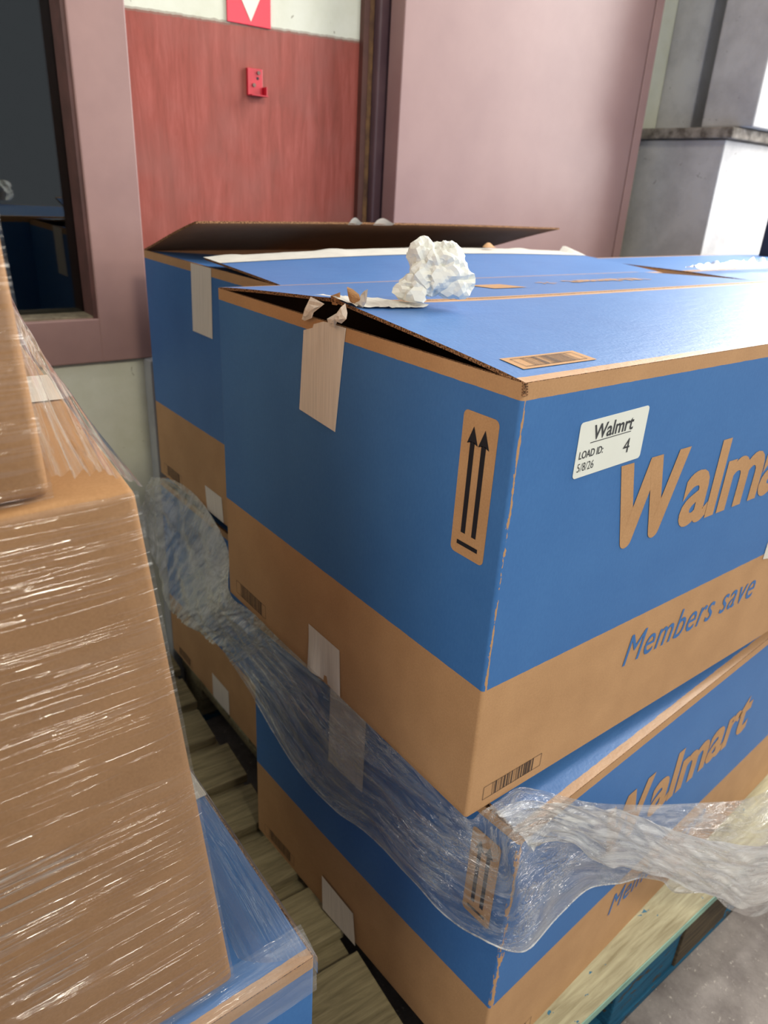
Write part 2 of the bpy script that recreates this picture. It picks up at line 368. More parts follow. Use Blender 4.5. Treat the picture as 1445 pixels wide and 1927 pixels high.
# white tape left along the lid seam and its torn ends
def seam(a, b):
    x = -0.0 + a * (0.115 - 0.05 * abs(b - 0.4)); y = 0.248 + b * 0.088 * (1 - 0.62 * a) + 0.004 * noise.noise(Vector((a * 9, b * 3, 0)))
    z = on_flapA(x, y)[2] if y < 0.293 else on_backA(x, y)[2]
    return (x, y, z + 0.0014 + 0.003 * max(0, noise.noise(Vector((a * 12, b * 5, 3)))))
sheet('seam_tape', seam, 26, 10, M['tape_w'], A, us=0.07, vs=0.12)
def curl(pts, amp, nx=1):
    return pts
def torn(name, pts, mat, bend):
    """a torn scrap: outline fan refined and bent out of the end plane"""
    p = [Vector(q) for q in zl(pts)]; c = sum(p, Vector()) / len(p); V = []; F = []
    n = len(p); rings = 4
    V.append(c + Vector((-bend, 0, 0)))
    for r in range(1, rings + 1):
        for i in range(n):
            q = c.lerp(p[i], r / rings); k = 1 - (r / rings) ** 2
            V.append(q + Vector((-bend * k + 0.0022 * noise.noise(q * 160), 0, 0.001 * noise.noise(q * 210))))
    for i in range(n): F.append((0, 1 + i, 1 + (i + 1) % n))
    for r in range(rings - 1):
        for i in range(n):
            j = (i + 1) % n; F.append((1 + r * n + i, 1 + (r + 1) * n + i, 1 + (r + 1) * n + j, 1 + r * n + j))
    o = mobj(name, V, F, mat, A, None, [(v.y, v.z) for v in V]); return o
torn('torn_tape', [(-0.004, 0.335, 1.2135), (-0.004, 0.3055, 1.2100), (-0.006, 0.3243, 1.1974), (-0.006, 0.3276, 1.1914), (-0.006, 0.3452, 1.1849), (-0.006, 0.3512, 1.1857), (-0.006, 0.3442, 1.1997)], M['tape'], 0.003)
torn('torn_tape', [(-0.006, 0.2625, 1.2174), (-0.008, 0.2549, 1.208), (-0.008, 0.2535, 1.2025), (-0.008, 0.2634, 1.1958), (-0.008, 0.2728, 1.1953), (-0.008, 0.2767, 1.1889), (-0.008, 0.2885, 1.1886), (-0.008, 0.2921, 1.1962), (-0.008, 0.2753, 1.2053)], M['tape'], 0.005)
torn('torn_board_scrap', [(0.004, 0.3047, 1.2192), (0.004, 0.2867, 1.2252), (0.004, 0.2853, 1.2158), (0.004, 0.2914, 1.2109), (0.004, 0.3011, 1.21)], M['kraft'], 0.002)
torn('torn_board_scrap', [(0.006, 0.2755, 1.2329), (0.006, 0.2663, 1.2309), (0.006, 0.2531, 1.2277), (0.006, 0.2498, 1.2231), (0.006, 0.2595, 1.2161), (0.006, 0.2678, 1.2182), (0.006, 0.273, 1.2238)], M['kraft'], 0.004)
torn('torn_tape', [(0.01, 0.2651, 1.2179), (0.01, 0.2554, 1.2227), (0.01, 0.2491, 1.2319), (0.01, 0.2406, 1.2353), (0.01, 0.2444, 1.2204), (0.01, 0.2498, 1.214), (0.01, 0.2647, 1.2123)], M['tape_w'], 0.004)
# crushed open flute at the near corner of the lid
mb = MB()
for k in range(5): mb.box(-0.0012 + 0.0002 * k, 0.0052 - 0.0005 * k, -0.0012, 0.0006 + 0.0004 * k, 0.4895 + k * 0.0024, 0.4908 + k * 0.0024)
mb.build('crushed_corner', M['edge'], A)

# ---- lower front box
def bulgeC(x, y, z):
    s = math.sin(math.pi * min(1, max(0, z / BH)))
    return Vector((-0.004 * s * math.sin(math.pi * y / BW) if x < 0.004 else 0, 0, 0))
Cb, frC, bkC = branded_carton((0.064, -0.032, 0.15), 0.065, 'blue and tan cardboard box under the stickered box, loose plastic film over its corner', 'large blue and tan branded cardboard boxes', M['side_worn'], lambda x: 0.0390, bulge=bulgeC, drop=0.2)
front_print(Cb, 0.213, 0.3025)
handling_mark(Cb, lambda u, v, o: (-o - 0.0012, 0.0682 - u, 0.3128 + v))
barcode(Cb, lambda u, v: (0.0236 + u, -0.0006, 0.0130 + v), 0.098, 0.0195, seed=3)
barcode(Cb, lambda u, v: (-0.0014, 0.5615 - u, 0.0125 + v), 0.0995, 0.0235, seed=4)
sheet('end_tape', lambda a, b: (-0.0052 - 0.0, 0.362 - a * 0.085, 0.500 - b * 0.152), 4, 4, M['tape'], Cb, us=0.08, vs=0.15)
sheet('end_tape', lambda a, b: (-0.0048 - 0.004 * b * (1 - a), 0.372 - a * 0.088 - 0.010 * b, 0.072 - b * 0.071 + 0.006 * (1 - a)), 8, 6, M['tape'], Cb, us=0.08, vs=0.07)

# ---- upper back box with its far lid flap standing open
ridgeB = lambda x: 0.014 + 0.012 * math.sin(math.pi * x) + 0.004 * x
B, frB, bkB = branded_carton((0.115, 0.592, 0.685), 0.003, 'large blue and tan cardboard box against the wall with its far lid flap standing open', 'large blue and tan branded cardboard boxes', M['side'], ridgeB, open_back=True, drop=0.06)
sheet('end_tape', lambda a, b: (-0.0008, 0.350 - a * 0.087 + b * 0.006, 0.4995 - b * 0.126), 4, 4, M['tape'], B, us=0.085, vs=0.12)
sheet('end_tape', lambda a, b: (-0.0008, 0.338 - a * 0.078 - b * 0.006, 0.056 - b * 0.055), 4, 4, M['tape'], B, us=0.085, vs=0.06)
barcode(B, lambda u, v: (-0.0006, 0.5615 - u, 0.0085 + v), 0.0995, 0.0235, seed=4)
def seamB(a, b):
    x = -0.001 + a * 1.0; t = 0.225 + b * 0.068; y = t
    z = BH + ridgeB(x) * ((t / 0.293) ** 0.85) + 0.0015 + 0.003 * max(0, math.sin(a * 40) * math.sin(a * 17)) * b + (0.012 * b if a > 0.985 else 0)
    return (x, y, z)
sheet('seam_tape', seamB, 90, 5, M['tape_w'], B, us=0.07, vs=1.0)
for (xa, w_, m_) in ((0.335, 0.03, 'tape_w'), (0.40, 0.05, 'tape')):
    sheet('torn_tape', lambda a, b, xa=xa, w_=w_: (xa + a * w_, 0.3235 - 0.012 * b, 0.572 + 0.010 * b * (1 + 0.5 * math.sin(a * 5))), 6, 3, M[m_], B)
sheet('torn_board_scrap', lambda a, b: (0.68 + a * 0.035, 0.262 + b * 0.012, 0.532 + 0.010 * b * math.sin(a * 3.0)), 5, 3, M['kraft'], B)

# ---- lower back box
Bp, _, _ = branded_carton((0.131, 0.636, 0.15), 0.009, 'blue and tan cardboard box under the open one, behind hanging film', 'large blue and tan branded cardboard boxes', M['side'], lambda x: 0.0335, drop=0.2)
sheet('end_tape', lambda a, b: (-0.0008, 0.342 - a * 0.088, 0.072 - b * 0.071), 4, 4, M['tape'], Bp, us=0.085, vs=0.07)
barcode(Bp, lambda u, v: (-0.0006, 0.5615 - u, 0.0085 + v), 0.0995, 0.0235, seed=4)

# ---- lower left box
Eb, _, _ = branded_carton((-1.2105, -0.016, 0.15), 0.0, 'blue and tan cardboard box at the bottom left under the plain brown wrapped boxes', 'large blue and tan branded cardboard boxes', M['side'], lambda x: 0.0, drop=0.02)
sheet('seam_tape', lambda a, b: (0.60 + a * 0.4005, 0.245 + b * 0.085, 0.5022 + 0.0006 * math.sin(b * 20)), 10, 10, M['tape_w'], Eb, us=0.08, vs=0.4)

# ---- box stack further right
Fb, _, _ = branded_carton((1.15, 0.26, 0.69), 0.04, 'blue cardboard box top beyond the lid with silvery film strip on it, at right', 'large blue and tan branded cardboard boxes', M['side'], lambda x: 0.0025, drop=0.03)
Fp, _, _ = branded_carton((1.17, 0.25, 0.15), 0.02, 'blue and tan cardboard box carrying the far right box', 'large blue and tan branded cardboard boxes', M['side'], lambda x: 0.0385, drop=0.1)

# ---------------------------------------------------------------- plain wrapped boxes at left
def plain_box(name, base, top, label, seed, bev=0.006):
    """closed brown carton, slightly leaning: base/top rings of four corners (near-right, far-right, far-left, near-left)"""
    root = empty(name, base[0]); o = Vector(base[0]); tag(root, label, 'box', 'plain brown boxes wrapped in plastic film')
    b = [Vector(p) - o for p in base]; t = [Vector(p) - o for p in top]; n = 10
    bm = bmesh.new()
    def pt(u, v, w):
        lo = b[0].lerp(b[3], u).lerp(b[1].lerp(b[2], u), v); hi = t[0].lerp(t[3], u).lerp(t[1].lerp(t[2], u), v); return lo.lerp(hi, w)
    vs = {}
    def V(i, j, k):
        key = (i, j, k)
        if key not in vs:
            p = pt(i / n, j / n, k / n); q = (p + o) * 5 + Vector((seed, 0, 0)); ed = math.sin(math.pi * k / n) * math.sin(math.pi * i / n)
            p += Vector((0, -0.004 * ed + 0.0015 * noise.noise(q), 0.001 * noise.noise(q * 2))); vs[key] = bm.verts.new(p)
        return vs[key]
    for a in range(n):
        for c in range(n):
            for f in ([V(a, 0, c), V(a + 1, 0, c), V(a + 1, 0, c + 1), V(a, 0, c + 1)], [V(a, n, c), V(a, n, c + 1), V(a + 1, n, c + 1), V(a + 1, n, c)],
                      [V(0, a, c), V(0, a, c + 1), V(0, a + 1, c + 1), V(0, a + 1, c)], [V(n, a, c), V(n, a + 1, c), V(n, a + 1, c + 1), V(n, a, c + 1)],
                      [V(a, c, 0), V(a, c + 1, 0), V(a + 1, c + 1, 0), V(a + 1, c, 0)], [V(a, c, n), V(a + 1, c, n), V(a + 1, c + 1, n), V(a, c + 1, n)]): bm.faces.new(f)
    bmesh.ops.recalc_face_normals(bm, faces=bm.faces)
    es = [e for e in bm.edges if len(e.link_faces) == 2 and e.calc_face_angle(0) > 1.0]
    bmesh.ops.bevel(bm, geom=es, offset=bev, segments=3, affect='EDGES', profile=0.5)
    for f in bm.faces: f.smooth = True
    me = bpy.data.meshes.new('body'); bm.to_mesh(me); bm.free(); me.materials.append(M['kraft_plain']); ob = bpy.data.objects.new('body', me); C.objects.link(ob); ob.parent = root
    return root, pt
D, ptD = plain_box('brown_box', [(-0.2857, 0.0058, 0.6545), (-0.235, 0.56, 0.6545), (-1.05, 0.60, 0.6545), (-1.05, 0.0058, 0.6545)],
               [(-0.3255, 0.0295, 1.15), (-0.279, 0.56, 1.15), (-1.09, 0.62, 1.15), (-1.09, 0.0295, 1.15)], 'large plain brown cardboard box filling the left foreground, stretch-wrapped', 1)
D2, ptD2 = plain_box('brown_box', [(-0.374, 0.038, 1.152), (-0.33, 0.60, 1.152), (-1.05, 0.60, 1.152), (-1.05, 0.038, 1.152)],
               [(-0.3914, 0.045, 1.62), (-0.35, 0.60, 1.62), (-1.07, 0.60, 1.62), (-1.07, 0.045, 1.62)], 'plain brown cardboard box on top of the large brown one at the left edge', 4)
# white tape end on top of the brown box
sheet('seam_tape', lambda a, b: Vector(ptD(0.0 + a * 0.10, 0.42 + b * 0.17, 1.0)) + Vector((0, 0, 0.0016)), 6, 4, M['tape_w'], D)

# ---------------------------------------------------------------- plastic film
def mat_film(name, haze=0.16, rough=0.16, scale=(40, 6, 1), rot=0.0, bs=0.6, sheen=0.9, contrast=(0.42, 0.66), hmax=0.6, base=0.05, bd=0.004, dist=1.2, line=0.35, pw=9.0, mask=(0.42, 0.62), rb=0.25):
    t = NT(name); uv = t.mapping(t.coord('UV'), scale, (0, 0, rot)); n = t.noise(uv, 1.0, 4, 0.6, dist); n2 = t.noise(uv, 2.7, 3, 0.6, dist)
    def ridge(q, pw): return t.math('POWER', t.math('SUBTRACT', 1.0, t.math('ABSOLUTE', t.math('MULTIPLY', t.math('SUBTRACT', q, 0.5), 4.0)), True), pw)
    rd = t.math('MAXIMUM', ridge(n, pw), t.math('MULTIPLY', ridge(n2, pw * 0.8), 0.6)); broad = t.noise(t.coord('UV'), 5.0, 3, 0.5); rd = t.math('MULTIPLY', rd, t.ramp(broad, [(mask[0], (0.08, 0.08, 0.08, 1)), (mask[1], (1, 1, 1, 1))]))
    h = t.math('ADD', t.math('MULTIPLY', n, 0.6), t.math('MULTIPLY', rd, rb)); bp = t.bump(h, bs, bd)
    gl = t.add('ShaderNodeBsdfGlossy'); gl.inputs['Roughness'].default_value = rough; gl.inputs['Color'].default_value = (1, 1, 1, 1); t.link(bp, gl.inputs['Normal'])
    tr = t.add('ShaderNodeBsdfTransparent'); tr.inputs['Color'].default_value = (0.97, 0.97, 0.97, 1)
    lw = t.add('ShaderNodeLayerWeight'); fz = t.math('ADD', 0.09, t.math('MULTIPLY', t.math('POWER', lw.outputs['Facing'], 4.0), 0.85))
    m1 = t.add('ShaderNodeMixShader'); t.link(t.math('MULTIPLY', fz, sheen * 1.5, True), m1.inputs[0]); t.link(tr.outputs[0], m1.inputs[1]); t.link(gl.outputs[0], m1.inputs[2])
    df = t.add('ShaderNodeBsdfDiffuse'); df.inputs['Color'].default_value = (0.86, 0.87, 0.86, 1); t.link(bp, df.inputs['Normal'])
    ts = t.add('ShaderNodeBsdfTranslucent'); ts.inputs['Color'].default_value = (0.86, 0.87, 0.86, 1)
    m2 = t.add('ShaderNodeMixShader'); m2.inputs[0].default_value = 0.35; t.link(df.outputs[0], m2.inputs[1]); t.link(ts.outputs[0], m2.inputs[2])
    op = t.ramp(n, [(contrast[0], (base, base, base, 1)), (contrast[1], (hmax, hmax, hmax, 1))])
    fac = t.math('ADD', t.math('MULTIPLY', op, haze / 0.3, True), t.math('MULTIPLY', rd, line), True)  # wrinkle ridges also mixed in as white, painting highlight streaks into the film
    m3 = t.add('ShaderNodeMixShader'); t.link(fac, m3.inputs[0]); t.link(m1.outputs[0], m3.inputs[1]); t.link(m2.outputs[0], m3.inputs[2])
    t.link(m3.outputs[0], t.out.inputs[0]); return t.m
M['film'] = mat_film('loose_film', 0.13, 0.10, (9, 22, 1), 0.25, 1.0, 1.0, (0.46, 0.70), 0.9, 0.06, 0.012, 1.4, 0.50, 9.0, (0.42, 0.62), 0.5)
M['film_left'] = mat_film('hanging_film', 0.24, 0.10, (34, 4, 1), 0.3, 1.0, 1.2, (0.44, 0.66), 0.9, 0.10, 0.012, 1.6, 0.60)
M['film_thick'] = mat_film('gathered_film', 0.30, 0.14, (5, 26, 1), 0.12, 0.7, 1.5, (0.40, 0.68), 0.8, 0.16, 0.008, 0.8, 0.42)
M['film_tight'] = mat_film('tight_film', 0.04, 0.11, (0.8, 26, 1), 0.05, 0.8, 0.8, (0.54, 0.74), 0.5, 0.02, 0.010, 0.05, 0.60, 34.0, (0.53, 0.62), 1.0)
M['film_clear'] = mat_film('clear_film', 0.06, 0.12, (4, 30, 1), 0.25, 0.6, 0.8, (0.46, 0.72), 0.6, 0.04, 0.005, 0.5, 0.30)

FILM = [((0.112, 1.2527, 0.6465), (0.076, 1.1854, 0.6363), (0.04, 1.118, 0.6261)), ((0.112, 1.0901, 0.6939), (0.081, 1.0935, 0.6013), (0.05, 1.0968, 0.5086)), ((0.11, 0.9424, 0.6974), (0.0825, 0.9888, 0.5599), (0.055, 1.0352, 0.4225)), ((0.07, 0.7405, 0.6886), (0.055, 0.8276, 0.5654), (0.04, 0.9146, 0.4422)), ((-0.004, 0.5814, 0.6942), (0.0075, 0.6623, 0.6007), (0.015, 0.7431, 0.5072)), ((-0.006, 0.4957, 0.6998), (-0.0005, 0.5718, 0.6225), (0.005, 0.6479, 0.5452)), ((-0.007, 0.4087, 0.6992), (0.0005, 0.505, 0.6133), (0.008, 0.6012, 0.5273)), ((-0.007, 0.2965, 0.7012), (0.004, 0.4147, 0.5954), (0.015, 0.5329, 0.4896)), ((-0.007, 0.243, 0.6998), (0.0055, 0.3235, 0.5701), (0.018, 0.4039, 0.4404)), ((-0.007, 0.1698, 0.6996), (0.0065, 0.2378, 0.5696), (0.02, 0.3058, 0.4397)), ((-0.007, 0.104, 0.6993), (0.0075, 0.1527, 0.5834), (0.022, 0.2015, 0.4675)), ((-0.007, 0.0446, 0.6999), (0.009, 0.0736, 0.5847), (0.025, 0.1026, 0.4695)), ((-0.007, 0.0026, 0.6993), (0.030, 0.0303, 0.5713), (0.035, 0.0327, 0.4608)), ((0.0036, -0.006, 0.6907), (0.045, -0.038, 0.5848), (0.04, -0.0337, 0.49)), ((0.0179, -0.006, 0.6935), (0.0302, -0.05, 0.6587), (0.0837, -0.055, 0.4597)), ((0.0477, -0.006, 0.6947), (0.0618, -0.05, 0.6545), (0.151, -0.05, 0.4698)), ((0.0788, -0.006, 0.6958), (0.095, -0.05, 0.6501), (0.2132, -0.05, 0.4784)), ((0.1, -0.02, 0.692), (0.1443, -0.05, 0.6276), (0.2982, -0.05, 0.4269)), ((0.1237, -0.045, 0.6879), (0.2343, -0.05, 0.5473), (0.3449, -0.055, 0.4067)), ((0.1839, -0.042, 0.6413), (0.2886, -0.056, 0.5104), (0.3933, -0.07, 0.3795)), ((0.2928, -0.035, 0.567), (0.3638, -0.0575, 0.4502), (0.4347, -0.08, 0.3335)), ((0.4014, -0.035, 0.5026), (0.4737, -0.0625, 0.3851), (0.546, -0.09, 0.2675)), ((0.5649, -0.04, 0.4148), (0.5613, -0.07, 0.3336), (0.5576, -0.1, 0.2524)), ((0.652, -0.06, 0.387), (0.6422, -0.085, 0.2797), (0.6325, -0.11, 0.1724)), ((0.6922, -0.08, 0.4031), (0.7477, -0.1, 0.2302), (0.8031, -0.12, 0.0573)), ((0.8934, -0.09, 0.3608), (0.95, -0.105, 0.20), (1.10, -0.12, 0.03))]
BANDP = [((-0.0004, -0.055, 0.776), (0.0102, -0.065, 0.726)), ((0.0738, -0.056, 0.7342), (0.1038, -0.066, 0.6335)), ((0.159, -0.062, 0.669), (0.192, -0.072, 0.5422)), ((0.2461, -0.075, 0.61), (0.2975, -0.085, 0.4688)), ((0.3527, -0.09, 0.5277), (0.4142, -0.1, 0.3685)), ((0.4896, -0.105, 0.4203), (0.5774, -0.115, 0.231)), ((0.6414, -0.125, 0.3329), (0.7388, -0.135, 0.1198)), ((0.9384, -0.13, 0.1555), (1.05, -0.14, 0.02))]
def cat(p0, p1, p2, p3, t):
    return 0.5 * ((2 * p1) + (p2 - p0) * t + (2 * p0 - 5 * p1 + 4 * p2 - p3) * t * t + (3 * p1 - p0 - 3 * p2 + p3) * t ** 3)
def along(L_, a):
    n = len(L_) - 1; x = min(a * n, n - 1e-6); i = int(x); t = x - i
    g = lambda k: Vector(L_[max(0, min(n, k))]); return cat(g(i - 1), g(i), g(i + 1), g(i + 2), t)
def film_P(cols, amp, fr=18.0):
    T_, M_, B_ = [c[0] for c in cols], [c[1] for c in cols], [c[2] for c in cols]
    def P(a, b):
        t, m, o = along(T_, a), along(M_, a), along(B_, a)
        p = t * ((1 - b) * (1 - 2 * b)) + m * (4 * b * (1 - b)) + o * (b * (2 * b - 1))
        q = Vector((a * fr * 0.8 + b * 2, b * 6.0 - a * 5, 1.7))
        w = 1 - abs(noise.noise(q)) * 2.2; w2 = noise.noise(q * 2.7)
        k = amp * min(1, b * 5) 
        return p + Vector((-0.7, -0.7, 0.1)) * k * (max(0, w) * 0.8 + 0.5 * w2 + 0.3)
    return P
fr_ = empty('plastic_wrap', (0, 0, 0)); tag(fr_, 'loose crumpled clear plastic film sagging around the seam between stacked blue boxes', 'plastic film')
PF = film_P(FILM, 0.0055)
def PL(a, b):
    p = PF(a, b); k = min(1, max(0, (0.26 - a) / 0.08)); q = Vector((a * 90 + b * 5, b * 3.0, 4.0)); q2 = Vector((a * 30 - b * 4, b * 5.0, 8.0))
    return p + Vector((-0.75, -0.5, 0)) * k * min(1, b * 4 + 0.2) * (0.006 * max(0, 1 - 2.5 * abs(noise.noise(q))) + 0.012 * noise.noise(q2))
sheet('film_sheet', lambda a, b: PL(a * 0.24, b), 150, 60, M['film_left'], fr_, us=0.53, vs=0.5)
sheet('film_sheet', lambda a, b: PL(0.24 + a * 0.76, b), 220, 44, M['film'], fr_, us=1.67, vs=0.5)
def band_P(a, b):
    t = along([c[0] for c in BANDP], a); o = along([c[1] for c in BANDP], a); p = t.lerp(o, b)
    q = Vector((a * 5 + b * 2, b * 6 - a * 7, 5.0)); return p + Vector((-0.4, -0.6, 0.1)) * (0.012 * max(0, 1 - 2.4 * abs(noise.noise(q))) + 0.003 * noise.noise(q * 2.5))
# gathered band lies over the box corner and runs off to the right
GB = [((0.030, -0.012, 0.700), (0.060, -0.052, 0.655)), ((0.085, -0.030, 0.695), (0.130, -0.056, 0.622)), ((0.159, -0.060, 0.669), (0.192, -0.066, 0.555)), ((0.2461, -0.070, 0.61), (0.2975, -0.075, 0.4788)), ((0.3527, -0.082, 0.5277), (0.4142, -0.09, 0.3785)), ((0.4896, -0.095, 0.4303), (0.5574, -0.105, 0.255)), ((0.6414, -0.115, 0.3429), (0.6888, -0.125, 0.1598)), ((0.9384, -0.13, 0.1955), (1.0, -0.14, 0.03))]
BANDP = GB
sheet('gathered_band', band_P, 150, 26, M['film_thick'], fr_, us=1.6, vs=0.4)
# rolled hem along the lower edge of the sheet
def tube(name, pts, r, mat, parent, seg=6):
    V = []; F = []; n = len(pts)
    for i, p in enumerate(pts):
        d = (Vector(pts[min(i + 1, n - 1)]) - Vector(pts[max(i - 1, 0)])).normalized(); s = d.cross(Vector((0, 0, 1))); s = s.normalized() if s.length > 1e-6 else Vector((1, 0, 0)); u = s.cross(d)
        rr = r * (0.7 + 0.6 * abs(noise.noise(Vector((i * 0.3, 0, 9)))))
        for k in range(seg): a = 2 * math.pi * k / seg; V.append(Vector(p) + s * math.cos(a) * rr + u * math.sin(a) * rr)
    for i in range(n - 1):
        for k in range(seg): F.append((i * seg + k, i * seg + (k + 1) % seg, (i + 1) * seg + (k + 1) % seg, (i + 1) * seg + k))
    return mobj(name, V, F, mat, parent, None, [(v.x * 3, v.z * 3) for v in V], True)
tube('film_hem', [PF(0.28 + 0.44 * k / 140, 1.0) for k in range(141)], 0.0013, M['film_thick'], fr_)

# tight wrap round the brown boxes
wr = empty('plastic_wrap', (-0.30, 0.0, 0.66)); tag(wr, 'tight shiny stretch film wound around the brown boxes at left', 'plastic film'); WO = Vector((-0.30, 0.0, 0.66))
def front_wrap(pt, off):
    def P(a, b):
        w = 1 - b
        p = pt((1 - a) * 0.75, 0.0, w) + Vector((0.001 * a, -off + (off * 0.7) * max(0, a - 0.97) / 0.03, 0))
        q = Vector((a * 2.0, b * 26 + a * 5, off * 100)); return Vector(p) + Vector((0, -0.0012 * max(0, noise.noise(q)), 0))
    return P
def shift(f, o, d=WO): return lambda a, b: Vector(f(a, b)) + Vector(o) - d
oD = D.location.copy(); oD2 = D2.location.copy()
sheet('front_film', shift(front_wrap(ptD, 0.0038), oD), 60, 90, M['film_tight'], wr, us=0.6, vs=0.5)
sheet('front_film', shift(front_wrap(ptD2, 0.0038), oD2), 60, 70, M['film_tight'], wr, us=0.6, vs=0.47)
# slack film from the upper box's side down to the big box's shoulder
def tent(a, b):
    lo = Vector(oD) + Vector(ptD(0.0, a * 0.93, 1.0)) + Vector((0.005, 0, 0.001)); hi = Vector(oD2) + Vector(ptD2(0.0, 0.02 + a * 0.85, 0.02 + 0.36 * a)) + Vector((0.003, 0, 0))
    p = lo.lerp(hi, b); q = Vector((a * 3, b * 14, 2.0)); return p + Vector((0.004, 0, 0.010)) * (math.sin(math.pi * b) * (0.6 + noise.noise(q))) - WO
sheet('shoulder_film', tent, 50, 40, M['film_clear'], wr, us=0.5, vs=0.25)
# film over the lid of the blue box below
def lidf(a, b):
    if b < 0.8:
        k = b / 0.8; inner = Vector(oD) + Vector(ptD(0.0, a * 0.9, 0.0)) + Vector((0.004, -0.002, 0.03 * (1 - a * 0.6))); outer = Vector((-0.2095, -0.019 + a * 0.50, 0.6560))
        p = inner.lerp(outer, k); p.z -= 0.6 * (p.z - 0.656) * math.sin(k * math.pi) * 0.9
    else:
        k = (b - 0.8) / 0.2; p = Vector((-0.2095 + 0.001 * min(1, k * 3), -0.019 + a * 0.50, 0.6560 - 0.03 * k))
    q = Vector((a * 9, b * 2, 7)); return p + Vector((0, 0, 0.0015 * noise.noise(q))) - WO
sheet('lid_film', lidf, 60, 24, M['film_clear'], wr, us=0.4, vs=0.2)
def lidfront(a, b):
    x = -0.75 + a * (0.5392)
    if b < 0.55: k = b / 0.55; p = Vector((x, 0.010 - k * 0.029, 0.668 - 0.011 * k))
    else: k = (b - 0.55) / 0.45; p = Vector((x, -0.0195 - 0.002 * k, 0.657 - 0.05 * k))
    return p + Vector((0, 0, 0.0012 * noise.noise(Vector((a * 12, b * 3, 1))))) - WO
sheet('lid_film', lidfront, 60, 16, M['film_clear'], wr, us=0.6, vs=0.1)
# silvery strip of film on the far right box
fs = empty('plastic_wrap', (1.2, 0.55, 1.2)); tag(fs, 'crumpled silvery strip of film lying on the far right blue box lid', 'plastic film')
def strip(a, b):
    x = -0.10 + a * 0.75; y = -0.055 + b * 0.045 + 0.01 * math.sin(a * 7); q = Vector((a * 30, b * 4, 0)); return (x, y, 0.003 + 0.018 * math.sin(math.pi * b) * (0.6 + noise.noise(q)) * (0.4 + min(1, a * 4) * 0.6))
sheet('film_strip', strip, 120, 12, M['film'], fs, us=1.2, vs=0.1)

# ---------------------------------------------------------------- crumpled paper ball
def paper_ball(loc, label):
    """sheet of paper crushed into a lumpy faceted ball"""
    bm = bmesh.new()
    def lump(c, rx, ry, rz, seed, sub):
        rnd = random.Random(seed); r_ = bmesh.ops.create_icosphere(bm, subdivisions=sub, radius=1.0)
        un = lambda: Vector((rnd.gauss(0, 1), rnd.gauss(0, 1), rnd.gauss(0, 1))).normalized()
        cut = [(un(), rnd.uniform(0.66, 0.93)) for _ in range(30)]; fold = [(un(), un(), rnd.uniform(-0.5, 0.5), rnd.uniform(0.08, 0.24)) for _ in range(13)]
        for v in r_['verts']:
            d = v.co.normalized(); r = 1.05
            for n, h in cut:
                q = d.dot(n)
                if q > 0.3: r = min(r, h / q)
            for n, m, h, am in fold:
                if d.dot(m) > 0.1: r -= am * max(0, 1 - abs(d.dot(n) - h) / 0.10) * min(1, (d.dot(m) - 0.1) * 3)
            r += 0.10 * noise.noise(d * 2.3 + Vector((seed, 0, 0)))
            v.co = Vector(c) + Vector((d.x * r * rx, d.y * r * ry, d.z * r * rz))
    lump((0.004, 0, 0.040), 0.050, 0.046, 0.047, 3, 4); lump((-0.020, -0.004, 0.066), 0.026, 0.026, 0.030, 5, 3)
    lump((0.016, 0.0, 0.066), 0.032, 0.030, 0.026, 8, 4); lump((0.034, -0.008, 0.030), 0.034, 0.026, 0.030, 9, 3); lump((-0.028, -0.012, 0.018), 0.034, 0.030, 0.026, 11, 3)
    for v in bm.verts: v.co.z = max(v.co.z, 0.0005 + 0.002 * abs(noise.noise(v.co * 90)))
    me = bpy.data.meshes.new('paper_ball'); bm.to_mesh(me); bm.free()
    t = NT('crumpled_paper'); t.bsdf(lin((232, 233, 226)), 0.5, 0.4)
    me.materials.append(t.m); o = bpy.data.objects.new('paper_ball', me); C.objects.link(o); o.location = loc; tag(o, label, 'paper'); return o
pb = paper_ball((0.119, 0.262, 1.2145), 'crumpled ball of white paper resting on the seam of the front box lid'); pb.rotation_euler = (0, 0, -0.6); pb.scale = (0.80, 0.80, 0.80)

# ---------------------------------------------------------------- pallets
def mat_wood(name, c, c2, extra=None, ex_amt=0.55, sc=7):
    t = NT(name); v = t.coord(); g = t.noise(t.mapping(v, (1.2, 14, 14)), sc, 5, 0.65, 0.6); g2 = t.noise(v, 5, 3)
    col = t.ramp(t.math('ADD', t.math('MULTIPLY', g, 0.7), t.math('MULTIPLY', g2, 0.3)), [(0.35, lin(c2)), (0.62, lin(c))])
    if extra: col = t.mix(t.math('GREATER_THAN', t.noise(t.mapping(v, (1, 2.2, 2.2)), 22, 4, 0.6), ex_amt), col, lin(extra))
    t.bsdf(col, 0.8, 0.25, t.bump(g, 0.5, 0.002)); return t.m
M['wood'] = mat_wood('weathered_pine', (152, 140, 108), (104, 94, 70))
M['wood_pale'] = mat_wood('washed_pine', (172, 166, 136), (128, 118, 90), (58, 104, 128), 0.68)
M['wood_blue'] = mat_wood('blue_painted_pine', (30, 92, 122), (16, 54, 78), (62, 58, 50), 0.60)
M['wood_raw'] = mat_plain('splintered_pine', (196, 158, 96), 0.85, 0.2, (140, 104, 60), 60, 0.6, 120)
M['edge_teal'] = mat_wood('teal_board_edge', (150, 184, 166), (104, 140, 130))
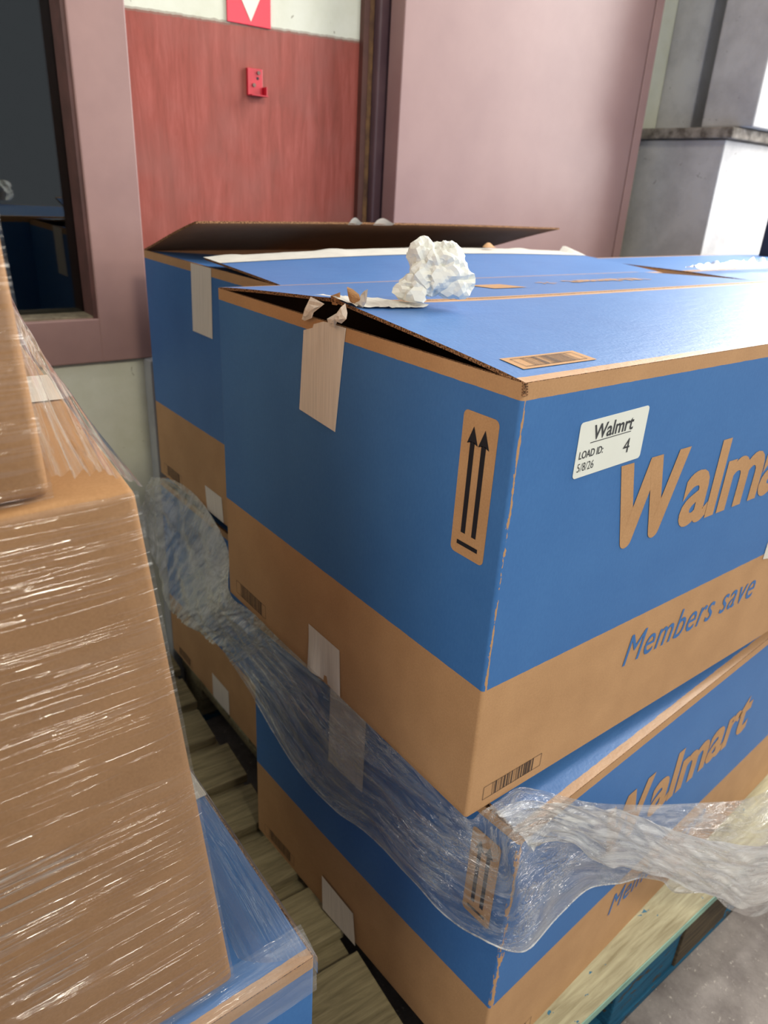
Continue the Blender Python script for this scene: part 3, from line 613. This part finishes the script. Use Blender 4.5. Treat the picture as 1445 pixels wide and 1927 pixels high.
def pallet(loc, yaw, L, Wd, ys, label, group, top, edge, block, seed, xoff, mid=None):
    rnd = random.Random(seed); root = empty('wooden_pallet', loc, yaw); tag(root, label, 'pallet', group)
    for i, (y0, y1) in enumerate(ys):
        jx = rnd.uniform(-0.012, 0.006); mb = MB(); mb.box(xoff, xoff + L + jx, y0, y1, 0.128, 0.150, 0.002); o = mb.build('deck_board', [top], root)
        if edge and i == 0:
            e = MB(); e.box(xoff, xoff + L, y0 - 0.0015, y0 + 0.0005, 0.130, 0.148); e.build('painted_edge', edge, o)
    rim = block
    for (bx0, bx1) in ((xoff, xoff + 0.10), mid or (xoff + L * 0.5 - 0.10, xoff + L * 0.5 + 0.10), (xoff + L - 0.11, xoff + L - 0.005)):
        block = M['wood'] if bx0 == xoff else rim
        m = MB(); m.box(bx0, bx1, ys[0][0] + 0.002, ys[-1][1], 0.108, 0.128, 0.001); m.build('cross_board', block, root)
        for yy in (ys[0][0] + 0.004, Wd / 2 - 0.05, ys[-1][1] - 0.12):
            m = MB(); m.box(bx0, bx1, yy, yy + 0.10, 0.020, 0.108, 0.003); m.build('block', block, root)
    for yy in (ys[0][0], Wd / 2 - 0.05, ys[-1][1] - 0.12):
        m = MB(); m.box(xoff, xoff + L, yy, yy + 0.10, 0.0, 0.020, 0.002); m.build('base_board', block, root)
    return root
ysR = [(-0.067, 0.075), (0.105, 0.205), (0.245, 0.345), (0.385, 0.485), (0.525, 0.625), (0.665, 0.765), (0.805, 0.905), (0.945, 1.045), (1.08, 1.19)]
PR = pallet((0, 0, 0), 0.0, 1.27, 1.2, ysR, 'blue-painted block pallet under the blue boxes, its near edge over the concrete at lower right', 'wooden pallets', M['wood_pale'], M['edge_teal'], M['wood_blue'], 3, 0.135, mid=(0.37, 0.74))
wp = MB(); wp.box(0.565, 0.742, -0.0685, -0.060, 0.022, 0.127, 0.002); wp.build('worn_block_face', mat_wood('rotten_wood', (84, 72, 54), (30, 28, 28)), PR)
ysL = [(-0.067, 0.055), (0.085, 0.235), (0.28, 0.385), (0.422, 0.532), (0.567, 0.672), (0.700, 0.812), (0.845, 0.955), (0.985, 1.09), (1.13, 1.23)]
Lp = pallet((0.0, 0, 0), -0.068, 1.26, 1.25, ysL, 'weathered bare wooden pallet under the left stack, boards showing in the gap', 'wooden pallets', M['wood'], None, M['wood'], 5, -1.255)
Lp.location = (0.018, 0.0, 0)
pallet((1.50, 0.13, 0), 0.0, 1.2, 1.0, [(0.0, 0.12), (0.2, 0.3), (0.36, 0.46), (0.52, 0.62), (0.68, 0.8)], 'wooden pallet under the boxes at far right', 'wooden pallets', M['wood_pale'], None, M['wood_blue'], 8, -0.06)

# ---------------------------------------------------------------- floor and walls
t = NT('worn_concrete'); v = t.coord()
c = t.ramp(t.noise(v, 9, 8, 0.7), [(0.35, lin((100, 92, 88))), (0.65, lin((134, 126, 120)))])
c = t.mix(t.math('MULTIPLY', t.math('GREATER_THAN', t.noise(v, 70, 5, 0.8), 0.62), 0.6), c, lin((182, 174, 162)))
t.bsdf(c, 0.85, 0.25, t.bump(t.noise(v, 55, 6, 0.7), 0.6, 0.004)); M['concrete'] = t.m
mb = MB(); mb.box(-4, 4.2, -4.5, 1.45, -0.05, 0.0); tag(mb.build('floor', M['concrete']), kind='structure')

Y0 = 1.30
t = NT('painted_back_wall'); v = t.coord(); sp = t.add('ShaderNodeSeparateXYZ'); t.link(v, sp.inputs[0]); X_, _, Z_ = sp.outputs
edge = t.math('ADD', t.math('MULTIPLY', X_, 0.0335), 1.6255); edge = t.math('ADD', edge, t.math('MULTIPLY', t.math('SUBTRACT', t.noise(v, 70, 3), 0.5), 0.006))
isred = t.math('MULTIPLY', t.math('LESS_THAN', Z_, edge), t.math('GREATER_THAN', X_, 0.12))
isred = t.math('MULTIPLY', isred, t.math('LESS_THAN', X_, 0.80)); isred = t.math('MULTIPLY', isred, t.math('GREATER_THAN', Z_, 0.94))
gr = t.noise(t.mapping(v, (26, 26, 3.2)), 1.6, 6, 0.7, 0.5)
red = t.ramp(gr, [(0.3, lin((132, 64, 52))), (0.5, lin((150, 74, 63))), (0.72, lin((168, 90, 80)))])
big = t.noise(v, 5, 3); red = t.mix(t.math('MULTIPLY', t.math('SUBTRACT', big, 0.45, True), 2.2, True), red, lin((146, 94, 86)))
wht = t.ramp(t.noise(v, 6, 5, 0.65), [(0.35, lin((206, 207, 188))), (0.6, lin((218, 219, 204)))])
dirt = t.math('GREATER_THAN', t.noise(t.mapping(v, (1, 1, 0.8)), 26, 4, 0.55, 2.0), 0.72); wht = t.mix(t.math('MULTIPLY', dirt, 0.75), wht, lin((120, 112, 92)))
near = t.math('MULTIPLY', t.math('LESS_THAN', t.math('ABSOLUTE', t.math('SUBTRACT', Z_, edge)), 0.004), t.math('LESS_THAN', X_, 0.8))
col = t.mix(isred, wht, red); col = t.mix(t.math('MULTIPLY', near, 0.6), col, lin((130, 108, 96)))
t.bsdf(col, 0.62, 0.3, t.bump(gr, 0.15, 0.002)); M['backwall'] = t.m
mb = MB(); mb.box(-3.6, 0.10, Y0, Y0 + 0.12, 0, 0.945); mb.box(0.10, 2.4, Y0, Y0 + 0.12, 0, 3.0); mb.box(-3.6, -1.2, Y0, Y0 + 0.12, 0.945, 3.0); mb.box(-1.2, 0.10, Y0, Y0 + 0.12, 2.6, 3.0)
wb = mb.build('wall_back', M['backwall']); tag(wb, kind='structure')
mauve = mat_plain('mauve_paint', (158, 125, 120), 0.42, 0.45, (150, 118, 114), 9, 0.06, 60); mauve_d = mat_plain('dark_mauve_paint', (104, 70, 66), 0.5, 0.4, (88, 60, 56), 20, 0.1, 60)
M['mauve'] = mauve
win = empty('window_1', (0, 0, 0)); tag(win, kind='structure')
mb = MB(); mb.box(0.038, 0.153, Y0 - 0.014, Y0 + 0.06, 0.933, 2.7, 0.003); mb.build('window_frame', mauve, win)
mb = MB(); mb.box(-1.25, 0.153, Y0 - 0.013, Y0 + 0.06, 0.933, 1.030, 0.003); mb.build('window_frame', mauve, win)
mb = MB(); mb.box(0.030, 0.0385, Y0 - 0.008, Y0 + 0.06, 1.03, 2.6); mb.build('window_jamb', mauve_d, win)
mb = MB(); mb.box(-1.2, 0.04, Y0 + 0.0, Y0 + 0.065, 1.026, 1.034); mb.build('window_sill', mat_plain('dusty_sill', (150, 140, 118), 0.7, 0.2, (110, 98, 84), 40), win)
t = NT('dark_glass'); gl = t.add('ShaderNodeBsdfGlossy'); gl.inputs['Roughness'].default_value = 0.01; tr = t.add('ShaderNodeBsdfTransparent'); tr.inputs[0].default_value = (0.75, 0.8, 0.78, 1)
fr = t.add('ShaderNodeFresnel'); fr.inputs[0].default_value = 1.55; ms = t.add('ShaderNodeMixShader'); t.link(t.math('MULTIPLY', fr.outputs[0], 1.8, True), ms.inputs[0]); t.link(tr.outputs[0], ms.inputs[1]); t.link(gl.outputs[0], ms.inputs[2]); t.link(ms.outputs[0], t.out.inputs[0])
mb = MB(); mb.box(-1.2, 0.035, Y0 + 0.060, Y0 + 0.066, 1.03, 2.6); mb.build('window_pane', t.m, win)
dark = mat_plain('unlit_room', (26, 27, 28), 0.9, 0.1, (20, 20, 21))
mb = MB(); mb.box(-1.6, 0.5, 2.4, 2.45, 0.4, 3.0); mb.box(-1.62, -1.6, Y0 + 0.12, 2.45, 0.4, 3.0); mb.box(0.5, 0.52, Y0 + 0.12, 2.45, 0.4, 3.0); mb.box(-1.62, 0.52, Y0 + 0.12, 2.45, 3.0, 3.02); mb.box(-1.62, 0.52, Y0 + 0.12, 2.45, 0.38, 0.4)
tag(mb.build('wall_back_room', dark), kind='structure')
mb = MB(); mb.box(-0.45, -0.02, 1.9, 2.1, 1.30, 2.6, 0.01); loc_ = mb.build('storage_locker', mat_plain('grey_green_enamel', (120, 122, 104), 0.5, 0.4)); tag(loc_, 'tall grey-green locker seen dimly through the dark window pane', 'locker')

# corner strip and posts
grey_w = mat_plain('grey_plaster', (178, 180, 180), 0.7, 0.25, (160, 162, 166), 12, 0.15, 40)
mb = MB(); mb.box(0.135, 0.165, Y0 - 0.045, Y0, 0.0, 0.932, 0.003); tag(mb.build('trim_1', grey_w), kind='structure')
pd = mat_plain('dark_plum_paint', (98, 74, 78), 0.4, 0.5, (84, 62, 68), 10, 0.08, 40)
mb = MB(); mb.box(0.748, 0.766, Y0 - 0.012, Y0, 0, 3.0); tag(mb.build('trim_2', mat_plain('varnished_bead', (128, 94, 58), 0.5, 0.4, (84, 58, 44), 30)), kind='structure')
mb = MB(); mb.box(0.732, 0.749, Y0 - 0.018, Y0, 0, 3.0, 0.002); tag(mb.build('trim_3', mat_plain('brown_stained_bead', (92, 56, 48), 0.5, 0.4)), kind='structure')
mb = MB(); mb.box(0.768, 0.850, Y0 - 0.032, Y0, 0, 3.0, 0.006); tag(mb.build('trim_4', pd), kind='structure')
dr = empty('door_1', (0.79, 1.2, 0)); tag(dr, kind='structure')
mb = MB(); mb.box(0.0, 0.955, 0.0, 0.055, 0.03, 2.6, 0.003); mb.build('door_leaf', mat_plain('mauve_door_paint', (150, 119, 115), 0.42, 0.45, (143, 112, 109), 6, 0.10, 30), dr)
mb = MB(); mb.box(0.960, 1.000, 0.0, 0.10, 0.0, 2.7, 0.002); mb.build('door_frame', mauve, dr)
# white pilaster and side wall at right
pl = mat_plain('chipped_white_plaster', (196, 192, 190), 0.7, 0.25, (172, 168, 168), 7, 0.3, 30)
t = NT('dirty_white_plaster'); v = t.coord(); cc = t.ramp(t.noise(v, 6, 5, 0.65), [(0.35, lin((164, 162, 163))), (0.6, lin((186, 185, 185)))])
cc = t.mix(t.math('MULTIPLY', t.math('GREATER_THAN', t.noise(v, 30, 4, 0.6, 1.5), 0.70), 0.7), cc, lin((112, 104, 98))); t.bsdf(cc, 0.7, 0.25, t.bump(t.noise(v, 35, 4), 0.3, 0.003)); M['plaster'] = t.m
mb = MB(); mb.box(1.93, 2.6, 0.986, Y0, 0, 1.522, 0.004); mb.box(2.10, 3.4, 1.14, Y0 + 0.1, 0, 3.0); tag(mb.build('wall_right', M['plaster']), kind='structure')
led = mat_plain('grimy_ledge', (150, 142, 132), 0.8, 0.2, (92, 84, 76), 30, 0.5, 40)
mb = MB(); mb.box(1.905, 2.6, 0.955, Y0, 1.524, 1.556, 0.006); tag(mb.build('trim_5', led), kind='structure')
mb = MB(); mb.box(1.95, 2.6, 0.92, 1.095, 1.558, 3.0, 0.006); mb.box(2.0, 2.6, 1.165, Y0, 1.558, 3.0, 0.006); tag(mb.build('trim_6', M['plaster']), kind='structure')
mb = MB(); mb.box(2.0, 2.05, 0.78, 0.828, 0, 1.33, 0.004); tag(mb.build('trim_7', mat_plain('dark_navy', (34, 42, 62), 0.5, 0.4)), kind='structure')  # dark navy upright standing in for an unidentified dark wedge

# sign and bracket
sg = empty('wall_sign', (0.433, Y0 - 0.004, 1.75)); tag(sg, 'red plastic sign with white downward triangle on the white wall above the red paint', 'sign')
redp = mat_plain('glossy_red_plastic', (214, 22, 60), 0.3, 0.5, (206, 18, 52), 4, 0.02)
mb = MB(); mb.box(-0.0535, 0.0535, 0.0, 0.003, -0.110, 0.14, 0.001); mb.build('sign_board', redp, sg)
whp = mat_plain('white_sign_print', (226, 226, 212), 0.4, 0.4, (218, 218, 200), 8, 0.02)
mobj('down_triangle', [(-0.046, -0.0008, -0.018), (0.003, -0.0008, -0.103), (0.047, -0.0008, -0.018)], [(0, 1, 2)], whp, sg)
mobj('red_mark', [(0.003, -0.0014, -0.048), (0.013, -0.0014, -0.050), (0.016, -0.0014, -0.040), (0.004, -0.0014, -0.038)], [(0, 1, 2, 3)], redp, sg)
bk = empty('wall_bracket', (0.443, Y0, 1.532)); tag(bk, 'small red painted metal bracket screwed to the red wall', 'bracket')
rp = mat_plain('red_enamel', (196, 32, 54), 0.35, 0.5, (182, 28, 48), 30, 0.1)
mb = MB(); mb.box(-0.019, 0.019, -0.007, 0.0, -0.027, 0.027, 0.001); mb.build('bracket_plate', rp, bk)
mb = MB(); mb.box(-0.018, 0.024, -0.024, -0.004, -0.028, -0.0255, 0.0005); mb.box(0.020, 0.0225, -0.022, 0.0, -0.028, -0.008, 0.0004); mb.build('bracket_lip', rp, bk)
for (sx, sz) in ((0.008, 0.019), (-0.004, -0.006)):
    mb = MB(); mb.cyl((sx, -0.0065, sz), (sx, -0.010, sz), 0.0040, 14); mb.build('screw', mat_plain('dull_steel', (120, 96, 88), 0.5, 0.5, metal=0.5), bk)
mb = MB(); mb.cyl((0.006, -0.0064, 0.008), (0.006, -0.0075, 0.008), 0.0032, 12); mb.build('screw_hole', M['ink'], bk)
